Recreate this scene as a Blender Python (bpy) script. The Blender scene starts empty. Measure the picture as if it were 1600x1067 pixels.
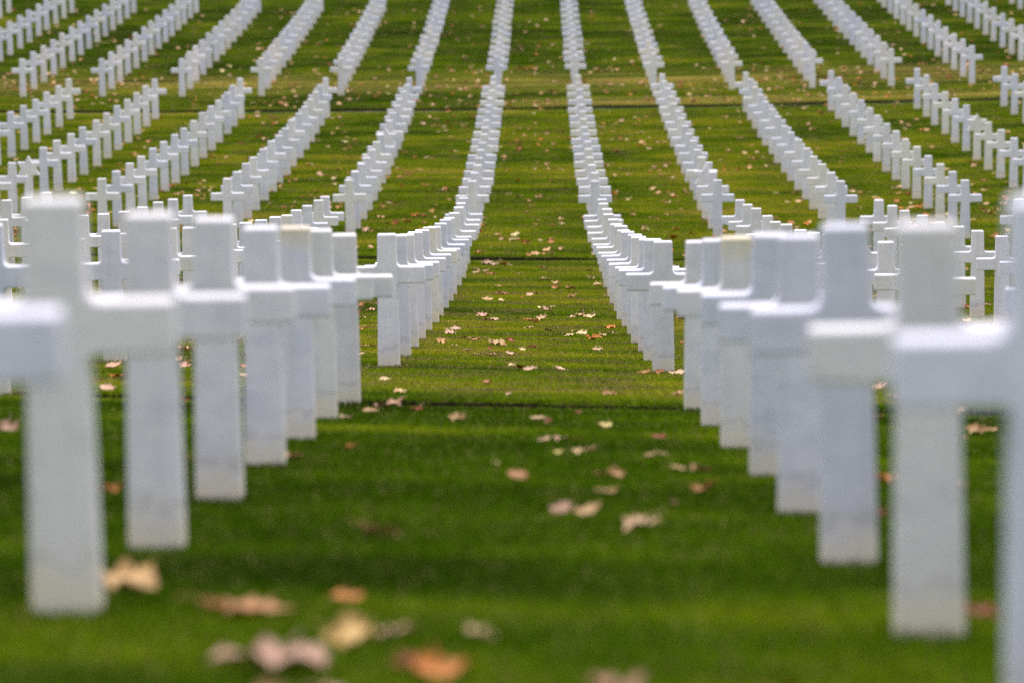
import bpy, bmesh, math, random
from mathutils import Vector, Matrix, noise, Euler
sc = bpy.context.scene
random.seed(11)
R = math.radians

# ------------------------------------------------------------------ camera
PITCH, YAW, ROLL = math.atan(1033.5/6800.0), R(0.358), R(0.8)
fwd = Vector((-math.sin(YAW)*math.cos(PITCH), math.cos(YAW)*math.cos(PITCH), -math.sin(PITCH)))
rgt = fwd.cross(Vector((0, 0, 1))).normalized()
up = rgt.cross(fwd)
up2 = up*math.cos(ROLL) + rgt*math.sin(ROLL)
rg2 = rgt*math.cos(ROLL) - up*math.sin(ROLL)
cam_d = bpy.data.cameras.new('camera')
cam = bpy.data.objects.new('camera', cam_d)
sc.collection.objects.link(cam)
cam.matrix_world = Matrix((rg2, up2, -fwd)).transposed().to_4x4()
cam_d.sensor_width = 36.0
cam_d.lens = 36.0*6800.0/1600.0
cam_d.clip_start = 0.2
cam_d.clip_end = 3000
cam_d.dof.use_dof = True
cam_d.dof.focus_distance = 43.0
cam_d.dof.aperture_fstop = 2.6
cam_d.dof.aperture_blades = 9
sc.camera = cam

# ------------------------------------------------------------------ light: overcast day
world = bpy.data.worlds.new("World")
sc.world = world
world.use_nodes = True
nt = world.node_tree
bg = nt.nodes['Background']
sky = nt.nodes.new('ShaderNodeTexSky')
sky.sky_type = 'NISHITA'
sky.sun_disc = False
sky.sun_elevation = R(62)
sky.sun_rotation = R(8)
sky.air_density = 1.0
sky.dust_density = 4.0
sky.ozone_density = 1.0
# thin even cloud: the blue of the clear sky is washed towards white
cloud = nt.nodes.new('ShaderNodeMix'); cloud.data_type = 'RGBA'
cloud.inputs[0].default_value = 0.72
nt.links.new(sky.outputs[0], cloud.inputs[6]); cloud.inputs[7].default_value = (3.9, 3.85, 4.05, 1)
nt.links.new(cloud.outputs[2], bg.inputs[0])
bg.inputs[1].default_value = 0.13
sun_d = bpy.data.lights.new('sun', 'SUN')
sun = bpy.data.objects.new('sun', sun_d)
sc.collection.objects.link(sun)
sun_d.energy = 1.15
sun_d.angle = R(35)
sun_d.color = (1.0, 0.97, 0.92)
sd = Vector((math.sin(R(8))*math.cos(R(62)), math.cos(R(8))*math.cos(R(62)), math.sin(R(62))))
sun.rotation_euler = sd.to_track_quat('Z', 'Y').to_euler()
sc.view_settings.view_transform = 'Standard'
sc.view_settings.look = 'None'
sc.view_settings.exposure = 1.25
sc.view_settings.gamma = 1.0
sc.view_settings.use_curve_mapping = False
sc.cycles.use_denoising = False
sc.cycles.max_bounces = 6

# ------------------------------------------------------------------ terrain shape (metres, camera at the origin)
KY = [-60, 0, 5, 7.76, 10.3, 12.84, 15.39, 20.47, 25.55, 32.92, 40.5, 48.05, 55.6, 65.76, 73.99, 81.35, 91.2, 101, 108.45, 116.5, 124, 131.4, 138.9, 150, 200, 300, 900]
KZ = [0.6, -.95, -1.52, -1.925, -2.262, -2.610, -2.94, -3.607, -4.272, -5.222, -6.16, -7.05, -7.868, -8.821, -9.487, -9.893, -10.328, -10.64, -10.80, -10.98, -11.07, -11.125, -11.16, -11.16, -10.6, -6, 10]
AY = [10, 33, 50, 66, 74, 108, 116, 140]
AV = [-.036, -.0325, -.031, -.0198, -.0158, .0002, .0012, .002]
def interp(x, xs, ys):
    if x <= xs[0]: return ys[0]
    for i in range(1, len(xs)):
        if x <= xs[i]:
            t = (x-xs[i-1])/(xs[i]-xs[i-1])
            return ys[i-1]*(1-t)+ys[i]*t
    return ys[-1]
def plane_z(x, y):
    xx = max(-40, min(40, x))
    return interp(y, KY, KZ) + interp(y, AY, AV)*xx + .00055*xx*xx
def ground_z(x, y):
    z = plane_z(x, y) - .014
    if -35 < x < 35 and -5 < y < 160:
        z += 0.008*noise.noise(Vector((x*0.7, y*0.8, 0))) + 0.005*noise.noise(Vector((x*2.1, y*2.3, 4)))
        dip = DIP*(.9+.9*noise.noise(Vector((x*.35, y*.02, 9))))
        dip *= .85 if y < 40 else 1.2 if y < 90 else 2.2
        for g in GUT:      # turf worn down on the near side of each drain, heaped into a lip on the far side
            if g-1.2 < y < g: z -= dip*(1-(g-y)/1.2)**1.5
            elif g <= y < g+2.0: z += dip*.7*(1-(y-g)/2.0)**1.5 + .008*noise.noise(Vector((x*3.1, g, 5)))*(1-(y-g)/2.0)**4
    return z
GUT = [25.86, 67.66, 111.15]      # the three drain channels
GW, GD, DIP = 0.17, 0.09, 0.022

# ------------------------------------------------------------------ materials
def mat(name):
    m = bpy.data.materials.new(name); m.use_nodes = True
    n = m.node_tree
    return m, n, n.nodes['Principled BSDF']
def node(n, t, **kw):
    o = n.nodes.new(t)
    for k, v in kw.items(): setattr(o, k, v)
    return o
def noise_tex(n, vec, scale, detail=4, rough=.55):
    t = node(n, 'ShaderNodeTexNoise'); t.inputs['Scale'].default_value = scale
    t.inputs['Detail'].default_value = detail; t.inputs['Roughness'].default_value = rough
    n.links.new(vec, t.inputs['Vector']); return t.outputs['Fac']
def mapping(n, vec, scale):
    m = node(n, 'ShaderNodeMapping'); m.inputs['Scale'].default_value = scale
    n.links.new(vec, m.inputs['Vector']); return m.outputs[0]
def ramp(n, fac, pts):
    r = node(n, 'ShaderNodeValToRGB'); cr = r.color_ramp
    while len(cr.elements) < len(pts): cr.elements.new(.5)
    for e, (p, c) in zip(cr.elements, pts):
        e.position = p; e.color = c if len(c) == 4 else (*c, 1)
    n.links.new(fac, r.inputs[0]); return r.outputs[0]
def mix(n, fac, a, b, mode='MIX'):
    m = node(n, 'ShaderNodeMix', data_type='RGBA', blend_type=mode)
    for s, v in ((m.inputs[0], fac), (m.inputs[6], a), (m.inputs[7], b)):
        if isinstance(v, (int, float)): s.default_value = v
        elif isinstance(v, tuple): s.default_value = (*v, 1)
        else: n.links.new(v, s)
    return m.outputs[2]
def math_n(n, op, a, b=0.0, clamp=False):
    m = node(n, 'ShaderNodeMath', operation=op, use_clamp=clamp)
    for s, v in ((m.inputs[0], a), (m.inputs[1], b)):
        if isinstance(v, (int, float)): s.default_value = v
        else: n.links.new(v, s)
    return m.outputs[0]

def lawn_colour(n):
    """colour of the turf by place: lush, yellowing and dry brown patches in stretched mowing bands"""
    g = node(n, 'ShaderNodeNewGeometry'); pos = g.outputs['Position']
    sep = node(n, 'ShaderNodeSeparateXYZ'); n.links.new(pos, sep.inputs[0]); Y = sep.outputs['Y']
    big = noise_tex(n, mapping(n, pos, (.13, .17, .0)), 1.0, 3)
    band = noise_tex(n, mapping(n, pos, (.42, .72, .0)), 1.0, 4, .6)
    fine = noise_tex(n, mapping(n, pos, (3.0, 3.4, .0)), 1.0, 3, .6)
    # the deep green plot nearest the camera against the drier ones behind
    dry = ramp(n, math_n(n, 'DIVIDE', Y, 160.0), [(0, (.0,)*3), (.155, (.0,)*3), (.172, (.30,)*3), (.30, (.32,)*3), (.42, (.26,)*3), (.66, (.28,)*3), (.70, (.22,)*3), (.8, (.06,)*3), (1, (.12,)*3)])
    f = math_n(n, 'ADD', math_n(n, 'MULTIPLY', big, 1.05), math_n(n, 'MULTIPLY', band, 1.25))
    f = math_n(n, 'ADD', f, dry); f = math_n(n, 'ADD', f, math_n(n, 'MULTIPLY', fine, .2)); f = math_n(n, 'SUBTRACT', f, .93, True)
    base = ramp(n, f, [(.10, LAWN[0]), (.38, LAWN[1]), (.60, LAWN[2]), (.80, LAWN[3]), (1.0, LAWN[4])])
    # dry straw bands at the foot of the far plot
    xb = math_n(n, 'SUBTRACT', 1.0, math_n(n, 'MULTIPLY', math_n(n, 'ABSOLUTE', math_n(n, 'SUBTRACT', Y, 120.3)), .22), True)
    xb2 = math_n(n, 'SUBTRACT', 1.0, math_n(n, 'MULTIPLY', math_n(n, 'ABSOLUTE', math_n(n, 'SUBTRACT', Y, 112.8)), .45), True)
    right = math_n(n, 'MULTIPLY', math_n(n, 'ADD', sep.outputs['X'], 3.0), .35, True)
    xb = math_n(n, 'MAXIMUM', math_n(n, 'MULTIPLY', xb, .9), math_n(n, 'MULTIPLY', xb2, right))
    bm = ramp(n, noise_tex(n, mapping(n, pos, (.16, 1.7, 0)), 1.0, 3), [(.38, (0, 0, 0)), (.62, (1, 1, 1))])
    xb = math_n(n, 'MULTIPLY', math_n(n, 'MULTIPLY', xb, bm), .95)
    base = mix(n, xb, base, STRAW)
    # thatchy brown streaks where the turf is thin (second plot)
    st = noise_tex(n, mapping(n, pos, (1.3, 1.5, 0)), 1.0, 5, .65)
    stm = ramp(n, st, [(.49, (0, 0, 0)), (.58, (1, 1, 1))])
    yy = ramp(n, math_n(n, 'DIVIDE', Y, 160.0), [(0, (.06,)*3), (.16, (.10,)*3), (.175, (.85,)*3), (.33, (.85,)*3), (.42, (.45,)*3), (1, (.45,)*3)])
    return base, math_n(n, 'MULTIPLY', stm, yy), pos
LAWN = [(.031, .066, .0006), (.078, .143, .001), (.180, .240, .003), (.31, .305, .014), (.40, .33, .055)]
STRAW = (.62, .47, .14)
BROWN = (.085, .062, .028)

gm, n, b = mat('turf_ground')
base, thin, pos = lawn_colour(n)
c = mix(n, math_n(n, 'MULTIPLY', thin, .8), base, BROWN)
c = mix(n, 1.0, c, ramp(n, noise_tex(n, pos, 60, 3), [(.3, (.45,)*3), (.7, (.95,)*3)]), 'MULTIPLY')
n.links.new(c, b.inputs['Base Color']); b.inputs['Roughness'].default_value = .95
b.inputs['Specular IOR Level'].default_value = .1
soil_m, n, b = mat('cut_soil')
tc = node(n, 'ShaderNodeNewGeometry')
n.links.new(ramp(n, noise_tex(n, tc.outputs['Position'], 25, 4), [(.3, (.012, .009, .006)), (.7, (.045, .033, .02))]), b.inputs['Base Color'])
b.inputs['Roughness'].default_value = 1; b.inputs['Specular IOR Level'].default_value = .05
drain_m, n, b = mat('drain_stone')
tc = node(n, 'ShaderNodeNewGeometry')
n.links.new(ramp(n, noise_tex(n, tc.outputs['Position'], 9, 5), [(.3, (.07, .07, .065)), (.7, (.20, .20, .19))]), b.inputs['Base Color'])
b.inputs['Roughness'].default_value = .9

bl_m, n, b = mat('grass_blade')
base, thin, pos = lawn_colour(n)
at = node(n, 'ShaderNodeAttribute', attribute_name='tint')
sp = node(n, 'ShaderNodeSeparateColor'); n.links.new(at.outputs['Color'], sp.inputs[0])
# tint.r = random brightness, tint.g = chance of being a dead blade
dead = math_n(n, 'GREATER_THAN', math_n(n, 'ADD', math_n(n, 'MULTIPLY', thin, .80), .05), sp.outputs[1])
c = mix(n, dead, base, mix(n, sp.outputs[0], (.09, .065, .028), (.34, .26, .10)))
v = math_n(n, 'ADD', math_n(n, 'MULTIPLY', sp.outputs[0], 1.1), .5)
comb = node(n, 'ShaderNodeCombineColor')
for i in range(3): n.links.new(v, comb.inputs[i])
c = mix(n, 1.0, c, comb.outputs[0], 'MULTIPLY')
n.links.new(c, b.inputs['Base Color']); b.inputs['Roughness'].default_value = .8
b.inputs['Specular IOR Level'].default_value = .02

marble, n, b = mat('white_marble')
tc = node(n, 'ShaderNodeTexCoord'); oi = node(n, 'ShaderNodeObjectInfo')
ob = tc.outputs['Object']
off = node(n, 'ShaderNodeVectorMath', operation='MULTIPLY_ADD')
comb = node(n, 'ShaderNodeCombineXYZ')
for i, k in enumerate((37., 91., 53.)):
    n.links.new(math_n(n, 'MULTIPLY', oi.outputs['Random'], k), comb.inputs[i])
ad = node(n, 'ShaderNodeVectorMath', operation='ADD'); n.links.new(ob, ad.inputs[0]); n.links.new(comb.outputs[0], ad.inputs[1])
P = ad.outputs[0]
tone = math_n(n, 'ADD', oi.outputs['Random'], node(n, 'ShaderNodeAttribute', attribute_name='tone').outputs['Fac'])
tone = math_n(n, 'FRACT', math_n(n, 'MULTIPLY', tone, 7.31))
c = ramp(n, tone, [(0, (.735, .73, .85)), (.25, (.79, .77, .885)), (.55, (.86, .825, .90)), (.75, (.83, .795, .82)), (.9, (.82, .775, .755)), (1, (.72, .71, .82))])
vein = ramp(n, noise_tex(n, mapping(n, P, (1.6, 1.6, 3.2)), 1.6, 7, .62), [(.40, (.80, .82, .86)), (.50, (1, 1, 1)), (.62, (.84, .86, .90)), (.75, (1, 1, 1))])
c = mix(n, .55, c, vein, 'MULTIPLY')
streak = ramp(n, noise_tex(n, mapping(n, P, (14, 14, .9)), 1.0, 4, .6), [(.50, (1, 1, 1)), (.66, (.86, .85, .83)), (.80, (.80, .78, .74))])
c = mix(n, .5, c, streak, 'MULTIPLY')
grain = ramp(n, noise_tex(n, P, 130, 3, .85), [(.30, (.74,)*3), (.70, (1.10,)*3)])
c = mix(n, 1.0, c, grain, 'MULTIPLY')
ht = node(n, 'ShaderNodeAttribute', attribute_name='height').outputs['Fac']
wob = math_n(n, 'MULTIPLY', math_n(n, 'SUBTRACT', noise_tex(n, mapping(n, P, (5, 5, 4)), 3.0, 5, .65), .5), .20)
hw = math_n(n, 'ADD', ht, wob)
splash = ramp(n, math_n(n, 'MULTIPLY', hw, 1.0), [(0, (1,)*3), (.07, (.8,)*3), (.12, (.36,)*3), (.17, (.12,)*3), (.28, (0, 0, 0))])
c = mix(n, math_n(n, 'MULTIPLY', splash, .62), c, (.80, .66, .43))
# thin grey tide line a hand above the grass
tide = ramp(n, hw, [(.120, (0, 0, 0)), (.132, (1,)*3), (.140, (1,)*3), (.155, (0, 0, 0))])
c = mix(n, math_n(n, 'MULTIPLY', tide, math_n(n, 'MULTIPLY', noise_tex(n, P, 14, 3), .65)), c, (.36, .33, .31))
# lichen-yellow head on the few that have it (object colour, green channel)
oc = node(n, 'ShaderNodeSeparateColor'); n.links.new(oi.outputs['Color'], oc.inputs[0])
top = ramp(n, hw, [(.88, (0, 0, 0)), (.99, (1,)*3)])
c = mix(n, math_n(n, 'MULTIPLY', math_n(n, 'MULTIPLY', top, oc.outputs[1]), .75), c, (.70, .58, .36))
n.links.new(c, b.inputs['Base Color']); b.inputs['Roughness'].default_value = .62
b.inputs['Specular IOR Level'].default_value = .3
bp = node(n, 'ShaderNodeBump'); bp.inputs['Strength'].default_value = .25; bp.inputs['Distance'].default_value = .004
n.links.new(noise_tex(n, P, 60, 4), bp.inputs['Height']); n.links.new(bp.outputs[0], b.inputs['Normal'])

def leaf_material(name, from_object):
    m, n, b = mat(name)
    tc = node(n, 'ShaderNodeTexCoord'); oi = node(n, 'ShaderNodeObjectInfo')
    if from_object: col = oi.outputs['Color']
    else: col = node(n, 'ShaderNodeAttribute', attribute_name='leaf_tint').outputs['Color']
    g = node(n, 'ShaderNodeNewGeometry')
    f = ramp(n, noise_tex(n, g.outputs['Position'], 28, 4), [(.3, (.62, .5, .42)), (.62, (1.08, 1.05, 1.0))])
    c = mix(n, 1.0, col, f, 'MULTIPLY')
    n.links.new(c, b.inputs['Base Color']); b.inputs['Roughness'].default_value = .6
    b.inputs['Specular IOR Level'].default_value = .25
    return m
leaf_m = leaf_material('dry_leaf', True)
leaf_far_m = leaf_material('dry_leaf_scatter', False)

# ------------------------------------------------------------------ helpers
def link(o): sc.collection.objects.link(o); return o
def tag(o, **kw):
    for k, v in kw.items():
        if v is not None: o[k] = v
    return o
def mesh_obj(name, verts, faces, mats, smooth=False):
    me = bpy.data.meshes.new(name); me.from_pydata(verts, [], faces)
    for m in mats: me.materials.append(m)
    if smooth: me.polygons.foreach_set('use_smooth', [True]*len(me.polygons))
    me.update()
    return link(bpy.data.objects.new(name, me))

# ------------------------------------------------------------------ ground sheet, trenched at the drains
xs = [-400, -250, -150, -90, -60, -42, -34]
x = -28.0
while x <= 28.0: xs.append(round(x, 3)); x += .5
xs += [34, 42, 60, 90, 150, 250, 400]
fine_xs = []
for a, b_ in zip(xs, xs[1:]):
    if -20 <= a < 20: fine_xs += [a, a+.125, a+.25, a+.375]
    else: fine_xs.append(a)
fine_xs.append(xs[-1])
ys = [-60, -40, -20, -10, -5]
y = 0.0
while y <= 156: 
    if all(abs(y-g) > .30 for g in GUT): ys.append(round(y, 3))
    y += .5
ys += [160, 170, 185, 200, 230, 260, 300, 400, 600, 900]
special = {}
for gi, g in enumerate(GUT):
    for dy, k in ((-GW, 'n0'), (-GW+.004, 'n1'), (GW-.012, 'f1'), (GW, 'f0')):
        ys.append(g+dy); special[g+dy] = (gi, k)
ys.sort()
verts, faces, midx = [], [], []
for y in ys:
    for x in fine_xs:
        yy, zz = y, None
        if y in special:
            gi, k = special[y]
            w = .022*noise.noise(Vector((x*1.7, gi*9., 1))) + .010*noise.noise(Vector((x*6, gi*5., 2)))
            if k[0] == 'f': yy = y + w
            zz = ground_z(x, y) + (.006*noise.noise(Vector((x*5, gi, 7))) if k[1] == '0' else -GD)
        verts.append((x, yy, ground_z(x, yy) if zz is None else zz))
nx = len(fine_xs)
for j in range(len(ys)-1):
    s0, s1 = special.get(ys[j], (0, ''))[1], special.get(ys[j+1], (0, ''))[1]
    mi = 1 if (s0 and s1 and s0[0:2] != 'f0') else 0
    for i in range(nx-1):
        faces.append((j*nx+i, j*nx+i+1, (j+1)*nx+i+1, (j+1)*nx+i)); midx.append(mi)
ground = mesh_obj('ground', verts, faces, [gm, soil_m])
ground.data.polygons.foreach_set('material_index', midx)
tag(ground, kind='structure')
# stone drain bed in each trench
for g in GUT:
    v, f = [], []
    X0 = -24
    while X0 < 24:
        z0, z1 = plane_z(X0, g)-GD+.012, plane_z(X0+.99, g)-GD+.012
        k = len(v); jz = random.uniform(-.003, .003)
        for xx, z in ((X0, z0+jz), (X0+.985, z1+jz)):
            sl = (plane_z(xx, g+.2)-plane_z(xx, g-.2))/.4
            for yy, dz in ((-GW+.02, .03), (-.05, 0), (.05, 0), (GW-.045, .03)): v.append((xx, g+yy, z+dz+sl*yy))
        for q in range(3): f.append((k+q, k+4+q, k+5+q, k+1+q))
        X0 += 1.0
    o = mesh_obj('drain_channel', v, f, [drain_m]); tag(o, kind='structure')

# ------------------------------------------------------------------ grass: tiles of real blades laid over the near and middle turf
def blade_tile(name, w, n_, h, bw, seed):
    r = random.Random(seed); v, f, t = [], [], []
    for i in range(n_):
        x, y = r.uniform(-w/2, w/2), r.uniform(-w/2, w/2)
        hh = h*r.uniform(.5, 1.1)*(1.45 if r.random() < .06 else 1); a = r.uniform(0, 6.283); l = hh*r.uniform(.1, .8); la = r.uniform(0, 6.283)
        dx, dy = math.cos(a)*bw/2, math.sin(a)*bw/2
        k = len(v)
        mx, my = x+math.cos(la)*l*.35, y+math.sin(la)*l*.35
        v += [(x-dx, y-dy, -.012), (x+dx, y+dy, -.012), (mx+dx*.8, my+dy*.8, hh*.6), (mx-dx*.8, my-dy*.8, hh*.6), (x+math.cos(la)*l, y+math.sin(la)*l, hh)]
        f += [(k, k+1, k+2, k+3), (k+3, k+2, k+4)]
        c = (r.random(), r.random(), 0, 1); t += [c]*5
    me = bpy.data.meshes.new(name); me.from_pydata(v, [], f); me.materials.append(bl_m)
    ca = me.color_attributes.new('tint', 'FLOAT_COLOR', 'POINT')
    ca.data.foreach_set('color', [q for c in t for q in c])
    return bpy.data.objects.new(name, me)
def grass_field(name, tiles, pts):
    """one object: the tiles instanced on a point mesh, tilted with the slope"""
    me = bpy.data.meshes.new(name); me.from_pydata([p[0] for p in pts], [], [])
    for nm, tp, ix in (('rot', 'FLOAT_VECTOR', 1), ('scl', 'FLOAT_VECTOR', 2)):
        a = me.attributes.new(nm, tp, 'POINT'); a.data.foreach_set('vector', [q for p in pts for q in p[ix]])
    a = me.attributes.new('pick', 'INT', 'POINT'); a.data.foreach_set('value', [p[3] for p in pts])
    o = link(bpy.data.objects.new(name, me)); tag(o, kind='stuff')
    ng = bpy.data.node_groups.new(name, 'GeometryNodeTree')
    ng.interface.new_socket('Geometry', in_out='INPUT', socket_type='NodeSocketGeometry')
    ng.interface.new_socket('Geometry', in_out='OUTPUT', socket_type='NodeSocketGeometry')
    gi, go = ng.nodes.new('NodeGroupInput'), ng.nodes.new('NodeGroupOutput')
    jn = ng.nodes.new('GeometryNodeJoinGeometry')
    def attr(nm, dt):
        q = ng.nodes.new('GeometryNodeInputNamedAttribute'); q.data_type = dt; q.inputs[0].default_value = nm
        return q.outputs['Attribute']
    for i, t in enumerate(tiles):
        inst = ng.nodes.new('GeometryNodeInstanceOnPoints')
        oi = ng.nodes.new('GeometryNodeObjectInfo'); oi.inputs['Object'].default_value = t
        cmp_ = ng.nodes.new('FunctionNodeCompare'); cmp_.data_type = 'INT'; cmp_.operation = 'EQUAL'
        ng.links.new(attr('pick', 'INT'), cmp_.inputs[2]); cmp_.inputs[3].default_value = i
        ng.links.new(gi.outputs[0], inst.inputs['Points'])
        ng.links.new(cmp_.outputs[0], inst.inputs['Selection'])
        ng.links.new(oi.outputs['Geometry'], inst.inputs['Instance'])
        ng.links.new(attr('rot', 'FLOAT_VECTOR'), inst.inputs['Rotation'])
        ng.links.new(attr('scl', 'FLOAT_VECTOR'), inst.inputs['Scale'])
        ng.links.new(inst.outputs[0], jn.inputs[0])
    ng.links.new(jn.outputs[0], go.inputs[0])
    md = o.modifiers.new('blades', 'NODES'); md.node_group = ng
    return o
def field_points(y0, y1, size, nt_, margin):
    ny = max(1, round((y1-y0)/size)); sy = (y1-y0)/ny; pts = []
    for j in range(ny):
        y = y0+(j+.5)*sy
        hw = .1185*(y+size)+margin
        nxx = int(hw/size)+1
        for i in range(-nxx, nxx+1):
            x = i*size + .1
            e = size*.45
            lip = any(g-1.0 < y < g for g in GUT)
            zc = sum(ground_z(x+a, y+b2) for a, b2 in ((e, e), (-e, e), (e, -e), (-e, -e), (0, 0)))/5
            gx = (plane_z(x+e, y)-plane_z(x-e, y))/(2*e); gy = (plane_z(x, y+e)-plane_z(x, y-e))/(2*e)
            fl = random.random() < .5
            nrm = Vector((-gx, -gy, 1)).normalized()
            m = Matrix((Vector((1, 0, gx)).normalized(), nrm.cross(Vector((1, 0, gx)).normalized()), nrm)).transposed()
            if fl: m = m @ Matrix.Rotation(math.pi, 3, 'Z')
            h = random.uniform(.92, 1.08)*(.5 if lip else 1)
            pts.append(((x, y, zc), tuple(m.to_euler()), (1.0, sy/size/1.0, h), random.randrange(nt_)))
    return pts
def tuft_mesh(name, spots, seed):
    """spots: (x, y, height, lean x, lean y)"""
    r = random.Random(seed); v, f, t = [], [], []
    for x, y, hh, lx, ly in spots:
        a = r.uniform(-.7, .7); dx, dy = math.cos(a)*.0024, math.sin(a)*.0024; k = len(v)
        v += [(x-dx, y-dy, -.02), (x+dx, y+dy, -.02), (x+lx*.35+dx*.8, y+ly*.35+dy*.8, hh*.65), (x+lx*.35-dx*.8, y+ly*.35-dy*.8, hh*.65), (x+lx, y+ly, hh)]
        f += [(k, k+1, k+2, k+3), (k+3, k+2, k+4)]; t += [(r.random(), r.random(), 0, 1)]*5
    me = bpy.data.meshes.new(name); me.from_pydata(v, [], f); me.materials.append(bl_m)
    ca = me.color_attributes.new('tint', 'FLOAT_COLOR', 'POINT'); ca.data.foreach_set('color', [q for c in t for q in c])
    return bpy.data.objects.new(name, me)
def lip_tile(seed, thick):
    r = random.Random(seed); sp = []
    c = [r.random() for _ in range(9)]
    for i in range(thick):
        x = r.uniform(-.27, .27)
        if c[int((x+.27)/.54*8.99)] < .3 and r.random() < .6: continue
        sp.append((x, r.uniform(0, .05), r.uniform(-.028, .024), r.gauss(0, .012), -r.uniform(.0, .045)))
    return tuft_mesh('lip_tuft', sp, seed)
def foot_tile(seed):
    r = random.Random(seed); sp = []
    for i in range(150):
        q = r.random()
        if q < .62: x, y = r.uniform(-.10, .10), -.062-abs(r.gauss(0, .012))
        else: x, y = r.choice((-1, 1))*(.092+abs(r.gauss(0, .012))), r.uniform(-.06, .06)
        sp.append((x, y, r.uniform(.015, .038)*r.choice((1, 1, 1.35)), r.gauss(0, .010), r.gauss(-.004, .008)))
    return tuft_mesh('foot_tuft', sp, seed)
near_tiles = [blade_tile('turf_tile', .5, 1900, .027, .0042, s) for s in range(4)]
far_tiles = [blade_tile('turf_tile_far', 1.0, 3600, .028, .0075, 20+s) for s in range(4)]
pts = field_points(6.5, GUT[0]-GW-.01, .5, 4, 2.0) + field_points(GUT[0]+GW+.012, GUT[1]-GW-.01, .5, 4, 2.0)
grass_field('grass', near_tiles, pts)
pts = field_points(GUT[1]+GW+.012, GUT[2]-GW-.01, 1.0, 4, 2.0) + field_points(GUT[2]+GW+.012, 166, 1.0, 4, 2.0)
grass_field('grass', far_tiles, pts)

# ------------------------------------------------------------------ gravestones
SINK = .06
def arc(cx, cy, r, a0, a1, n_=5):
    return [(cx+r*math.cos(R(a0+(a1-a0)*i/n_)), cy+r*math.sin(R(a0+(a1-a0)*i/n_))) for i in range(n_+1)]
def cross_outline():
    H, aT, aB, W = 1.01, .762, .632, .286      # head top, arm top and underside, half arm span
    hw = lambda z: .0845-.0135*min(1, max(0, z/H))   # shaft tapers towards the head
    ra, rb = .036, .020
    right = [(hw(0)+.001, -SINK)]
    right += arc(hw(aB)+rb, aB-rb, rb, 180, 90)           # fillet under the arm
    right += [(W, aB+.001), (W-.002, aT)]
    right += arc(hw(aT)+ra, aT+ra, ra, 270, 180, 7)       # fillet above the arm
    right += [(hw(H), H)]
    return right + [(-x, z) for x, z in reversed(right)]
def star_outline():
    Rr, c = .242, 1.01-.242
    pts = []
    for k in range(12):
        a = 90-30*k; r = Rr if k % 2 == 0 else Rr*.577
        pts.append((r*math.cos(R(a)), c+r*math.sin(R(a))))
    # open the star at its lowest point and run the tapered shaft down from there
    zj = c-Rr*.62
    right = [p for p in pts[0:6]]           # top point round to the lower inner corner (k=5)
    right = right + [(.074, zj-.05), (.0845, -SINK)]
    left = [(-x, z) for x, z in reversed(right[1:])]
    return right + left
def stone_mesh(name, outline, T=.108, bev=.012):
    bm = bmesh.new()
    vs = [bm.verts.new((x, -T/2, z)) for x, z in outline]
    f = bm.faces.new(vs)
    ex = bmesh.ops.extrude_face_region(bm, geom=[f])
    nv = [g for g in ex['geom'] if isinstance(g, bmesh.types.BMVert)]
    bmesh.ops.translate(bm, verts=nv, vec=(0, T, 0))
    bmesh.ops.recalc_face_normals(bm, faces=bm.faces)
    edges = []
    for e in bm.edges:
        if max(v.co.z for v in e.verts) <= -SINK+.0001: continue
        ang = e.calc_face_angle(0)
        if ang > R(40): edges.append(e)
    bmesh.ops.bevel(bm, geom=edges, offset=bev, segments=3, profile=.5, affect='EDGES', clamp_overlap=True)
    bmesh.ops.triangulate(bm, faces=[q for q in bm.faces if len(q.verts) > 4])
    me = bpy.data.meshes.new(name); bm.to_mesh(me); bm.free()
    me.materials.append(marble)
    a = me.attributes.new('height', 'FLOAT', 'POINT'); a.data.foreach_set('value', [v.co.z for v in me.vertices])
    a = me.attributes.new('tone', 'FLOAT', 'POINT'); a.data.foreach_set('value', [0.0]*len(me.vertices))
    return me
cross_me = stone_mesh('marble_cross', cross_outline())
star_me = stone_mesh('marble_star', star_outline(), bev=.007)

# camera projection, only to leave out stones that stand wholly outside the frame
def proj(p):
    d = p.dot(fwd); return 800+6800*p.dot(rg2)/d, 533.5-6800*p.dot(up2)/d
PLOTS = [(10.38, 2.53, -1, 7), (32.92, 2.526, 0, 14), (73.99, 2.4615, 0, 15), (116.53, 2.4815, 0, 14)]
PLOT_NAMES = ['nearest plot', 'second plot', 'third plot', 'farthest plot']
STARS = {(1, 3, 1), (2, 3, -5), (2, 8, 4), (2, 2, 1), (2, 7, -2)}
STAINED = {(0, 4, -1): .9, (0, 4, 0): .95, (1, 5, -1): .4}
ORD = ['', 'first', 'second', 'third', 'fourth', 'fifth', 'sixth', 'seventh', 'eighth', 'ninth', 'tenth', 'eleventh', 'twelfth', 'thirteenth', 'fourteenth', 'fifteenth', 'sixteenth']
def xc(Y): return interp(Y, [10, 65, 110, 150], [-.12, -.07, .01, .09])
stones = []
for bi, (y0, p, i0, i1) in enumerate(PLOTS):
    for i in range(i0, i1):
        for k in range(-13, 13):
            Y = y0+p*i
            X = xc(Y)+(k+.5)*2.1 + (.012 if Y < 9 else 0) + .042*max(0, k-2) - .035*max(0, -k-3)
            z = plane_z(X, Y); seen = False
            for dx, dz in ((0, .02), (0, 1), (-.27, .7), (.27, .7)):
                u, v_ = proj(Vector((X+dx, Y, z+dz)))
                if 0 <= u <= 1600 and 0 <= v_ <= 1067: seen = True
            if seen: stones.append((bi, i, k, X, Y))
stones.sort(key=lambda s: s[4])
n_cross = 0; rest = []
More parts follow.
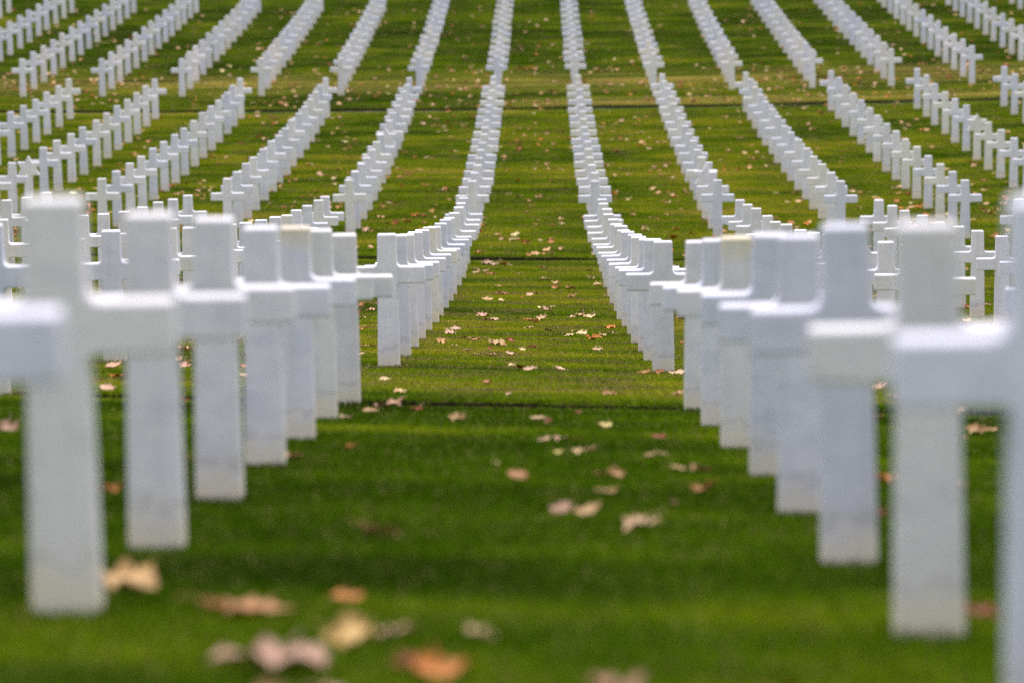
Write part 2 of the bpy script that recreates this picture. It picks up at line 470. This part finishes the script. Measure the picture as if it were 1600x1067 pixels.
for bi, i, k, X, Y in stones:
    star = (bi, i, k) in STARS
    rs = random.Random(bi*10007+i*101+k)
    jx, jy, jz = rs.gauss(0, .009), rs.gauss(0, .014), rs.gauss(0, .008)
    rot = (R(rs.gauss(0, .45)), R(rs.gauss(0, .33)), R(rs.gauss(0, 1.0)))
    loc = (X+jx, Y+jy, plane_z(X, Y)+jz)
    if not star and n_cross >= 300:
        rest.append((loc, rot, rs.random())); continue
    o = bpy.data.objects.new('star_gravestone' if star else 'cross_gravestone', star_me if star else cross_me)
    link(o); o.location = loc; o.rotation_euler = rot
    o.color = (0, STAINED.get((bi, i, k), rs.random()*.12), 0, 1)
    col = ORD[-k] if k < 0 else ORD[k+1]; side = 'left' if k < 0 else 'right'
    row = ORD[i-PLOTS[bi][2]+1]
    if star:
        tag(o, label='white marble Star of David headstone, %s from front, %s column %s of aisle, %s' % (row, col, side, PLOT_NAMES[bi]),
            category='headstone', group='Star of David headstones among the crosses')
    else:
        n_cross += 1
        st = 'yellow-stained marble cross' if STAINED.get((bi, i, k), 0) > .5 else 'white marble cross'
        tag(o, label='%s, %s from the front, %s column %s of aisle, %s' % (st, row, col, side, PLOT_NAMES[bi]),
            category='grave cross', group='marble crosses of the '+PLOT_NAMES[bi])
tiles = [foot_tile(60+i) for i in range(4)] + [lip_tile(80+i, 330) for i in range(4)]
pts = [((X, Y, plane_z(X, Y)-.012), (0, 0, random.choice((0, .05, -.05))), (1, 1, random.uniform(.8, 1.15)), random.randrange(4)) for _, _, _, X, Y in stones if Y < 112]
for g in GUT:
    x = -.125*g-1.5
    while x < .125*g+1.5:
        w = .022*noise.noise(Vector((x*1.7, GUT.index(g)*9., 1)))
        pts.append(((x, g+GW+w-.004, ground_z(x, g+GW+.02)), (0, 0, 0), (1, 1, random.uniform(.8, 1.2)*(1 if g < 100 else .8)), 4+random.randrange(4)))
        x += .5
grass_field('grass', tiles, pts)
# the crosses past the three hundredth, smallest in the picture, as one mass
v, f, hts, tns = [], [], [], []
bv = [q.co.copy() for q in cross_me.vertices]; bf = [tuple(q.vertices) for q in cross_me.polygons]
for loc, rot, tone in rest:
    m = Matrix.Translation(loc) @ Euler(rot).to_matrix().to_4x4(); k = len(v)
    v += [tuple(m @ q) for q in bv]; f += [tuple(a+k for a in q) for q in bf]
    hts += [q.z for q in bv]; tns += [tone]*len(bv)
far = mesh_obj('far_cross_gravestones', v, f, [marble])
a = far.data.attributes.new('height', 'FLOAT', 'POINT'); a.data.foreach_set('value', hts)
a = far.data.attributes.new('tone', 'FLOAT', 'POINT'); a.data.foreach_set('value', tns)
far.color = (0, .05, 0, 1)
tag(far, kind='stuff', label='white marble crosses at the back of the farthest plot', category='grave crosses')

# ------------------------------------------------------------------ fallen leaves
COL = {'t': (.60, .38, .18), 'c': (.74, .54, .30), 'p': (.66, .42, .29), 'b': (.44, .20, .07), 'r': (.27, .06, .015), 'o': (.58, .21, .03), 'y': (.70, .54, .20)}
CNAME = {'t': 'tan', 'c': 'cream', 'p': 'pinkish tan', 'b': 'brown', 'r': 'rust red', 'o': 'orange', 'y': 'golden yellow'}
def leaf_geo(seed):
    """a lobed plane-tree leaf about 1 unit across, dried and curled"""
    r = random.Random(seed)
    lobes = [(90, 1.0), (38, .86), (142, .86), (-8, .62), (188, .62)]
    out = []
    N = 26
    for i in range(N):
        a = -90+360*i/N
        rr = .31
        for la, L in lobes:
            d = abs((a-la+180) % 360-180)
            rr = max(rr, .5*L*max(0, 1-d/34.0)**.75)
        if abs(a+90) < 9: rr = .10
        out.append((a, max(rr, .22 if abs((a+90+180) % 360-180) > 20 else .12)*r.uniform(.9, 1.1)))
    fold, dirn = r.uniform(.25, 1.1), r.uniform(0, 3.14)
    c2, d2 = r.uniform(-.45, .55), r.uniform(0, 3.14)
    tip = [r.uniform(-.06, .2) for _ in range(N)]
    def lift(x, y, e=0):
        u = x*math.cos(dirn)+y*math.sin(dirn); w = x*math.cos(d2)+y*math.sin(d2)
        return fold*u*u + c2*w*w*.8 + e + .05*math.sin(9*u+3*w+seed)
    v = [(0, 0, lift(0, 0))]
    for fr in (.45, .75, 1.0):
        for j, (a, rr) in enumerate(out):
            x, y = rr*fr*math.cos(R(a)), rr*fr*math.sin(R(a))
            v.append((x, y, lift(x, y, tip[j]*(fr if fr == 1 else 0))))
    f = [(0, 1+i, 1+(i+1) % N) for i in range(N)]
    for q in range(2):
        f += [(1+q*N+i, 1+(q+1)*N+i, 1+(q+1)*N+(i+1) % N, 1+q*N+(i+1) % N) for i in range(N)]
    zm = min(p[2] for p in v); v = [(x, y, z-zm) for x, y, z in v]
    # leaf stalk
    k = len(v); z0 = v[1+2*N][2]
    sx = r.uniform(-.2, .2)
    for (x, y, z) in ((0, -.08, z0), (sx*.5, -.32, z0+.05), (sx, -.52, z0+.10)):
        v += [(x-.010, y, z), (x+.010, y, z), (x, y, z+.018)]
    for s in (0, 3):
        for q in range(3): f.append((k+s+q, k+s+(q+1) % 3, k+s+3+(q+1) % 3, k+s+3+q))
    return v, f
LEAF = [leaf_geo(s) for s in range(14)]
leaf_meshes = []
for v, f in LEAF:
    me = bpy.data.meshes.new('leaf'); me.from_pydata(v, [], f); me.materials.append(leaf_m)
    me.polygons.foreach_set('use_smooth', [True]*len(me.polygons)); leaf_meshes.append(me)
PLACED = [(-1.085,11.19,0.143,'t'),
(-0.738,10.41,0.18,'b'),
(-0.505,10.96,0.082,'o'),
(-0.44,9.68,0.109,'y'),
(-0.348,9.82,0.089,'p'),
(-0.147,9.81,0.066,'c'),
(-0.566,9.0,0.203,'p'),
(-0.213,8.97,0.108,'o'),
(-0.284,9.08,0.061,'r'),
(-0.43,8.43,0.089,'p'),
(0.137,8.57,0.103,'p'),
(0.484,8.56,0.077,'r'),
(1.102,10.84,0.081,'r'),
(-0.542,8.4,0.063,'t'),
(-0.518,13.44,0.131,'t'),
(-1.48,17.88,0.08,'t'),
(-1.074,18.47,0.097,'t'),
(-0.86,19.39,0.064,'o'),
(-1.039,22.95,0.075,'c'),
(-0.869,24.47,0.182,'p'),
(-0.946,24.1,0.093,'t'),
(-0.695,24.36,0.073,'r'),
(-0.441,23.02,0.103,'t'),
(-0.195,18.34,0.033,'c'),
(-0.094,17.28,0.09,'b'),
(-0.005,23.27,0.097,'c'),
(0.046,23.01,0.055,'r'),
(0.217,24.38,0.044,'r'),
(0.341,22.54,0.081,'y'),
(0.019,20.74,0.074,'c'),
(0.096,20.78,0.081,'p'),
(0.181,20.9,0.044,'o'),
(0.089,19.26,0.046,'y'),
(0.168,19.43,0.058,'c'),
(0.229,19.46,0.07,'c'),
(0.263,17.56,0.073,'b'),
(0.307,17.52,0.068,'t'),
(0.231,16.25,0.058,'t'),
(0.273,16.17,0.053,'t'),
(0.59,21.26,0.079,'r'),
(0.488,19.25,0.057,'t'),
(0.542,19.34,0.064,'c'),
(0.598,18.17,0.095,'t'),
(0.672,17.97,0.102,'t'),
(0.631,16.42,0.093,'b'),
(0.484,15.57,0.033,'r'),
(0.078,15.03,0.101,'p'),
(0.163,14.98,0.101,'t'),
(0.334,14.19,0.117,'c'),
(-3.056,25.37,0.083,'c'),
(-2.719,26.92,0.08,'p'),
(-2.922,35.56,0.148,'p'),
(-2.607,31.69,0.094,'p'),
(-2.054,24.91,0.052,'o'),
(2.056,31.44,0.056,'p'),
(2.37,29.91,0.125,'p'),
(1.89,24.08,0.086,'t'),
(2.516,25.71,0.096,'t'),
(2.309,22.73,0.102,'t'),
(2.41,22.95,0.089,'t'),
(2.089,21.35,0.096,'t'),
(1.674,17.24,0.057,'p'),
(1.681,17.04,0.046,'r'),
(1.205,15.21,0.055,'r'),
(1.422,17.95,0.038,'b'),
(-1.521,37.72,0.067,'y'),
(-1.449,37.58,0.078,'p'),
(-1.562,37.89,0.045,'r'),
(-1.742,43.13,0.064,'p'),
(-1.054,29.4,0.096,'c'),
(-0.882,27.17,0.089,'c'),
(-0.361,29.3,0.087,'b'),
(-0.608,27.96,0.033,'t'),
(-0.194,27.11,0.048,'p'),
(-0.149,32.82,0.078,'r'),
(-0.07,32.53,0.116,'p'),
(0.164,32.86,0.098,'p'),
(0.448,27.36,0.09,'b'),
(0.896,27.73,0.083,'p'),
(0.79,32.1,0.105,'b'),
(0.893,32.0,0.086,'b'),
(0.518,37.91,0.102,'c'),
(0.631,37.6,0.056,'c'),
(-0.827,42.88,0.115,'p'),
(-0.864,41.85,0.112,'p'),
(-0.688,40.62,0.121,'b'),
(-0.584,40.49,0.072,'t'),
(-0.886,39.2,0.105,'t'),
(-0.757,38.26,0.08,'t'),
(-0.617,37.0,0.088,'p'),
(-0.505,35.99,0.064,'c'),
(-0.412,35.87,0.107,'c'),
(-0.386,38.71,0.161,'t'),
(-0.427,37.7,0.056,'r'),
(-0.262,40.06,0.095,'r'),
(-0.246,36.51,0.076,'p'),
(-0.146,37.5,0.067,'c'),
(-0.057,38.13,0.091,'r'),
(0.216,42.49,0.114,'p'),
(0.3,41.94,0.1,'c'),
(0.354,43.17,0.077,'c'),
(0.434,42.81,0.115,'c'),
(0.505,40.92,0.134,'o'),
(0.739,44.66,0.12,'o'),
(0.63,42.32,0.076,'c'),
(0.732,42.78,0.089,'c'),
(-0.025,46.02,0.096,'t'),
(0.051,51.08,0.137,'c'),
(0.102,50.46,0.12,'p'),
(0.158,51.35,0.076,'c'),
(-0.096,43.96,0.105,'c'),
(0.098,43.44,0.103,'c'),
(-0.639,48.08,0.143,'p'),
(-0.497,46.68,0.139,'p'),
(-0.582,46.87,0.056,'r'),
(-0.525,56.1,0.083,'r'),
(-0.449,55.94,0.116,'r'),
(-0.632,53.73,0.16,'t'),
(-0.769,62.75,0.112,'c'),
(-0.783,65.61,0.175,'p'),
(-0.664,65.39,0.155,'p'),
(-0.49,65.42,0.136,'o'),
(-0.667,61.88,0.129,'b'),
(0.083,60.34,0.143,'c'),
(0.247,59.16,0.105,'c'),
(0.224,57.8,0.103,'b'),
(0.314,57.07,0.068,'b'),
(0.747,60.49,0.108,'c'),
(0.809,58.52,0.122,'t'),
(-0.21,54.17,0.064,'o'),
(0.48,56.75,0.101,'b'),
(2.108,65.33,0.116,'c'),
(2.045,65.79,0.078,'r'),
(-0.393,98.03,0.188,'r'),
(1.391,40.66,0.097,'o'),
(1.36,40.82,0.049,'r'),
(-0.211,33.39,0.06,'c'),
(1.143,67.21,0.1,'p'),
(-0.438,64.94,0.077,'c'),
(-0.695,25.47,0.03,'c'),
(-1.716,77.41,0.069,'o')]
leaves = [(x, y, s, c, True) for x, y, s, c in PLACED]
rl = random.Random(5)
def scatter(y0, y1, dens, xexcl=None):
    n_ = int(dens*(.237*(y0+y1)/2+1)*(y1-y0)); out = 0; t = 0
    while out < n_ and t < n_*8:
        t += 1
        y = rl.uniform(y0, y1); x = rl.uniform(-1, 1)*(.1185*y+.5)
        if noise.noise(Vector((x*.35, y*.30, 3)))*1.1+.62 < rl.random(): continue
        if xexcl and xexcl[0] < x-xc(y) < xexcl[1]: continue
        if any(abs(y-g) < .2 for g in GUT): continue
        leaves.append((x, y, rl.choice((.08, .10, .11, .13, .15)), rl.choice('ttttcccppbbbro'), False)); out += 1
scatter(8.5, 25.5, .10, (-1.3, 1.3)); scatter(26.2, 32, .55, (-1.5, 1.5)); scatter(32, 67, .62, (-1.0, 1.0)); scatter(45, 67, .45)
scatter(68, 110.8, 1.2); scatter(111.5, 126, 1.9); scatter(126, 150, .6)
leaves.sort(key=lambda q: q[1]-(1.5 if q[4] else 0))
used = {}
fv, ff, fc = [], [], []
for idx, (x, y, s, c, placed) in enumerate(leaves):
    rs = random.Random(idx*17+3)
    k = rs.randrange(len(LEAF))
    s2 = s*rs.uniform(.98, 1.1)*(1.35 if y > 12 else 1.6)
    base = COL[c]; jv = rs.uniform(.82, 1.15)
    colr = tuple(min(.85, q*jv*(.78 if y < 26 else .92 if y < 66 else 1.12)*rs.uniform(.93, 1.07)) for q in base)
    rot = Euler((R(rs.gauss(0, 9))-.10*(y < 66), R(rs.gauss(0, 9)), rs.uniform(0, 6.283)))
    zs = s2*(rs.uniform(.35, .85) if y < 60 else rs.uniform(.5, 1.05))
    loc = Vector((x, y, ground_z(x, y)+.026))
    if idx < 300:
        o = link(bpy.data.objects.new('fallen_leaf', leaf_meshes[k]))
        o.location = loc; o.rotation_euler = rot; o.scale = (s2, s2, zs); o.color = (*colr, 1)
        # where it lies: aisle, plot and nearest row
        bi = 0 if y < GUT[0] else 1 if y < GUT[1] else 2
        q = PLOTS[bi]; row = max(q[2], min(q[3]-1, round((y-q[0])/q[1])))
        ax = (x-xc(y))/2.1; al = math.floor(ax+.5); fr = ax+.5-al
        part = 'left half' if fr < .4 else 'right half' if fr > .6 else 'middle'
        aisle = 'central aisle' if al == 0 else '%s aisle %sward' % (ORD[abs(al)], 'left' if al < 0 else 'right')
        size = 'small ' if s2 < .085 else 'large ' if s2 > .125 else ''
        lb = '%s%s leaf, %s row of %s, %s of %s' % (size, CNAME[c], ORD[row-q[2]+1], PLOT_NAMES[bi], part, aisle)
        tag(o, label=lb, category='leaf', group='fallen leaves on the grass')
        used.setdefault(lb, []).append((y, o))
    else:
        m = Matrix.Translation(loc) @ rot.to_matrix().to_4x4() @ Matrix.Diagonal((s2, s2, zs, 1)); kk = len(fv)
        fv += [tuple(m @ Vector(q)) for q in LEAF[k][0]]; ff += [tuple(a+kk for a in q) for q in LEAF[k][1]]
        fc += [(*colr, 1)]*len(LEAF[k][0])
for lb, same in used.items():
    if len(same) > 1:
        same.sort(key=lambda q: q[0])
        for i, (yy, o) in enumerate(same):
            o['label'] = ('foremost ' if i == 0 else 'rearmost ' if i == len(same)-1 else ORD[i+1]+' ')+lb
lf = mesh_obj('scattered_leaves', fv, ff, [leaf_far_m], True)
ca = lf.data.color_attributes.new('leaf_tint', 'FLOAT_COLOR', 'POINT'); ca.data.foreach_set('color', [q for c in fc for q in c])
tag(lf, kind='stuff', label='small dry leaves scattered over the far lawns', category='leaves')
print('stones', len(stones), 'crosses', n_cross, 'rest', len(rest), 'leaves', len(leaves))
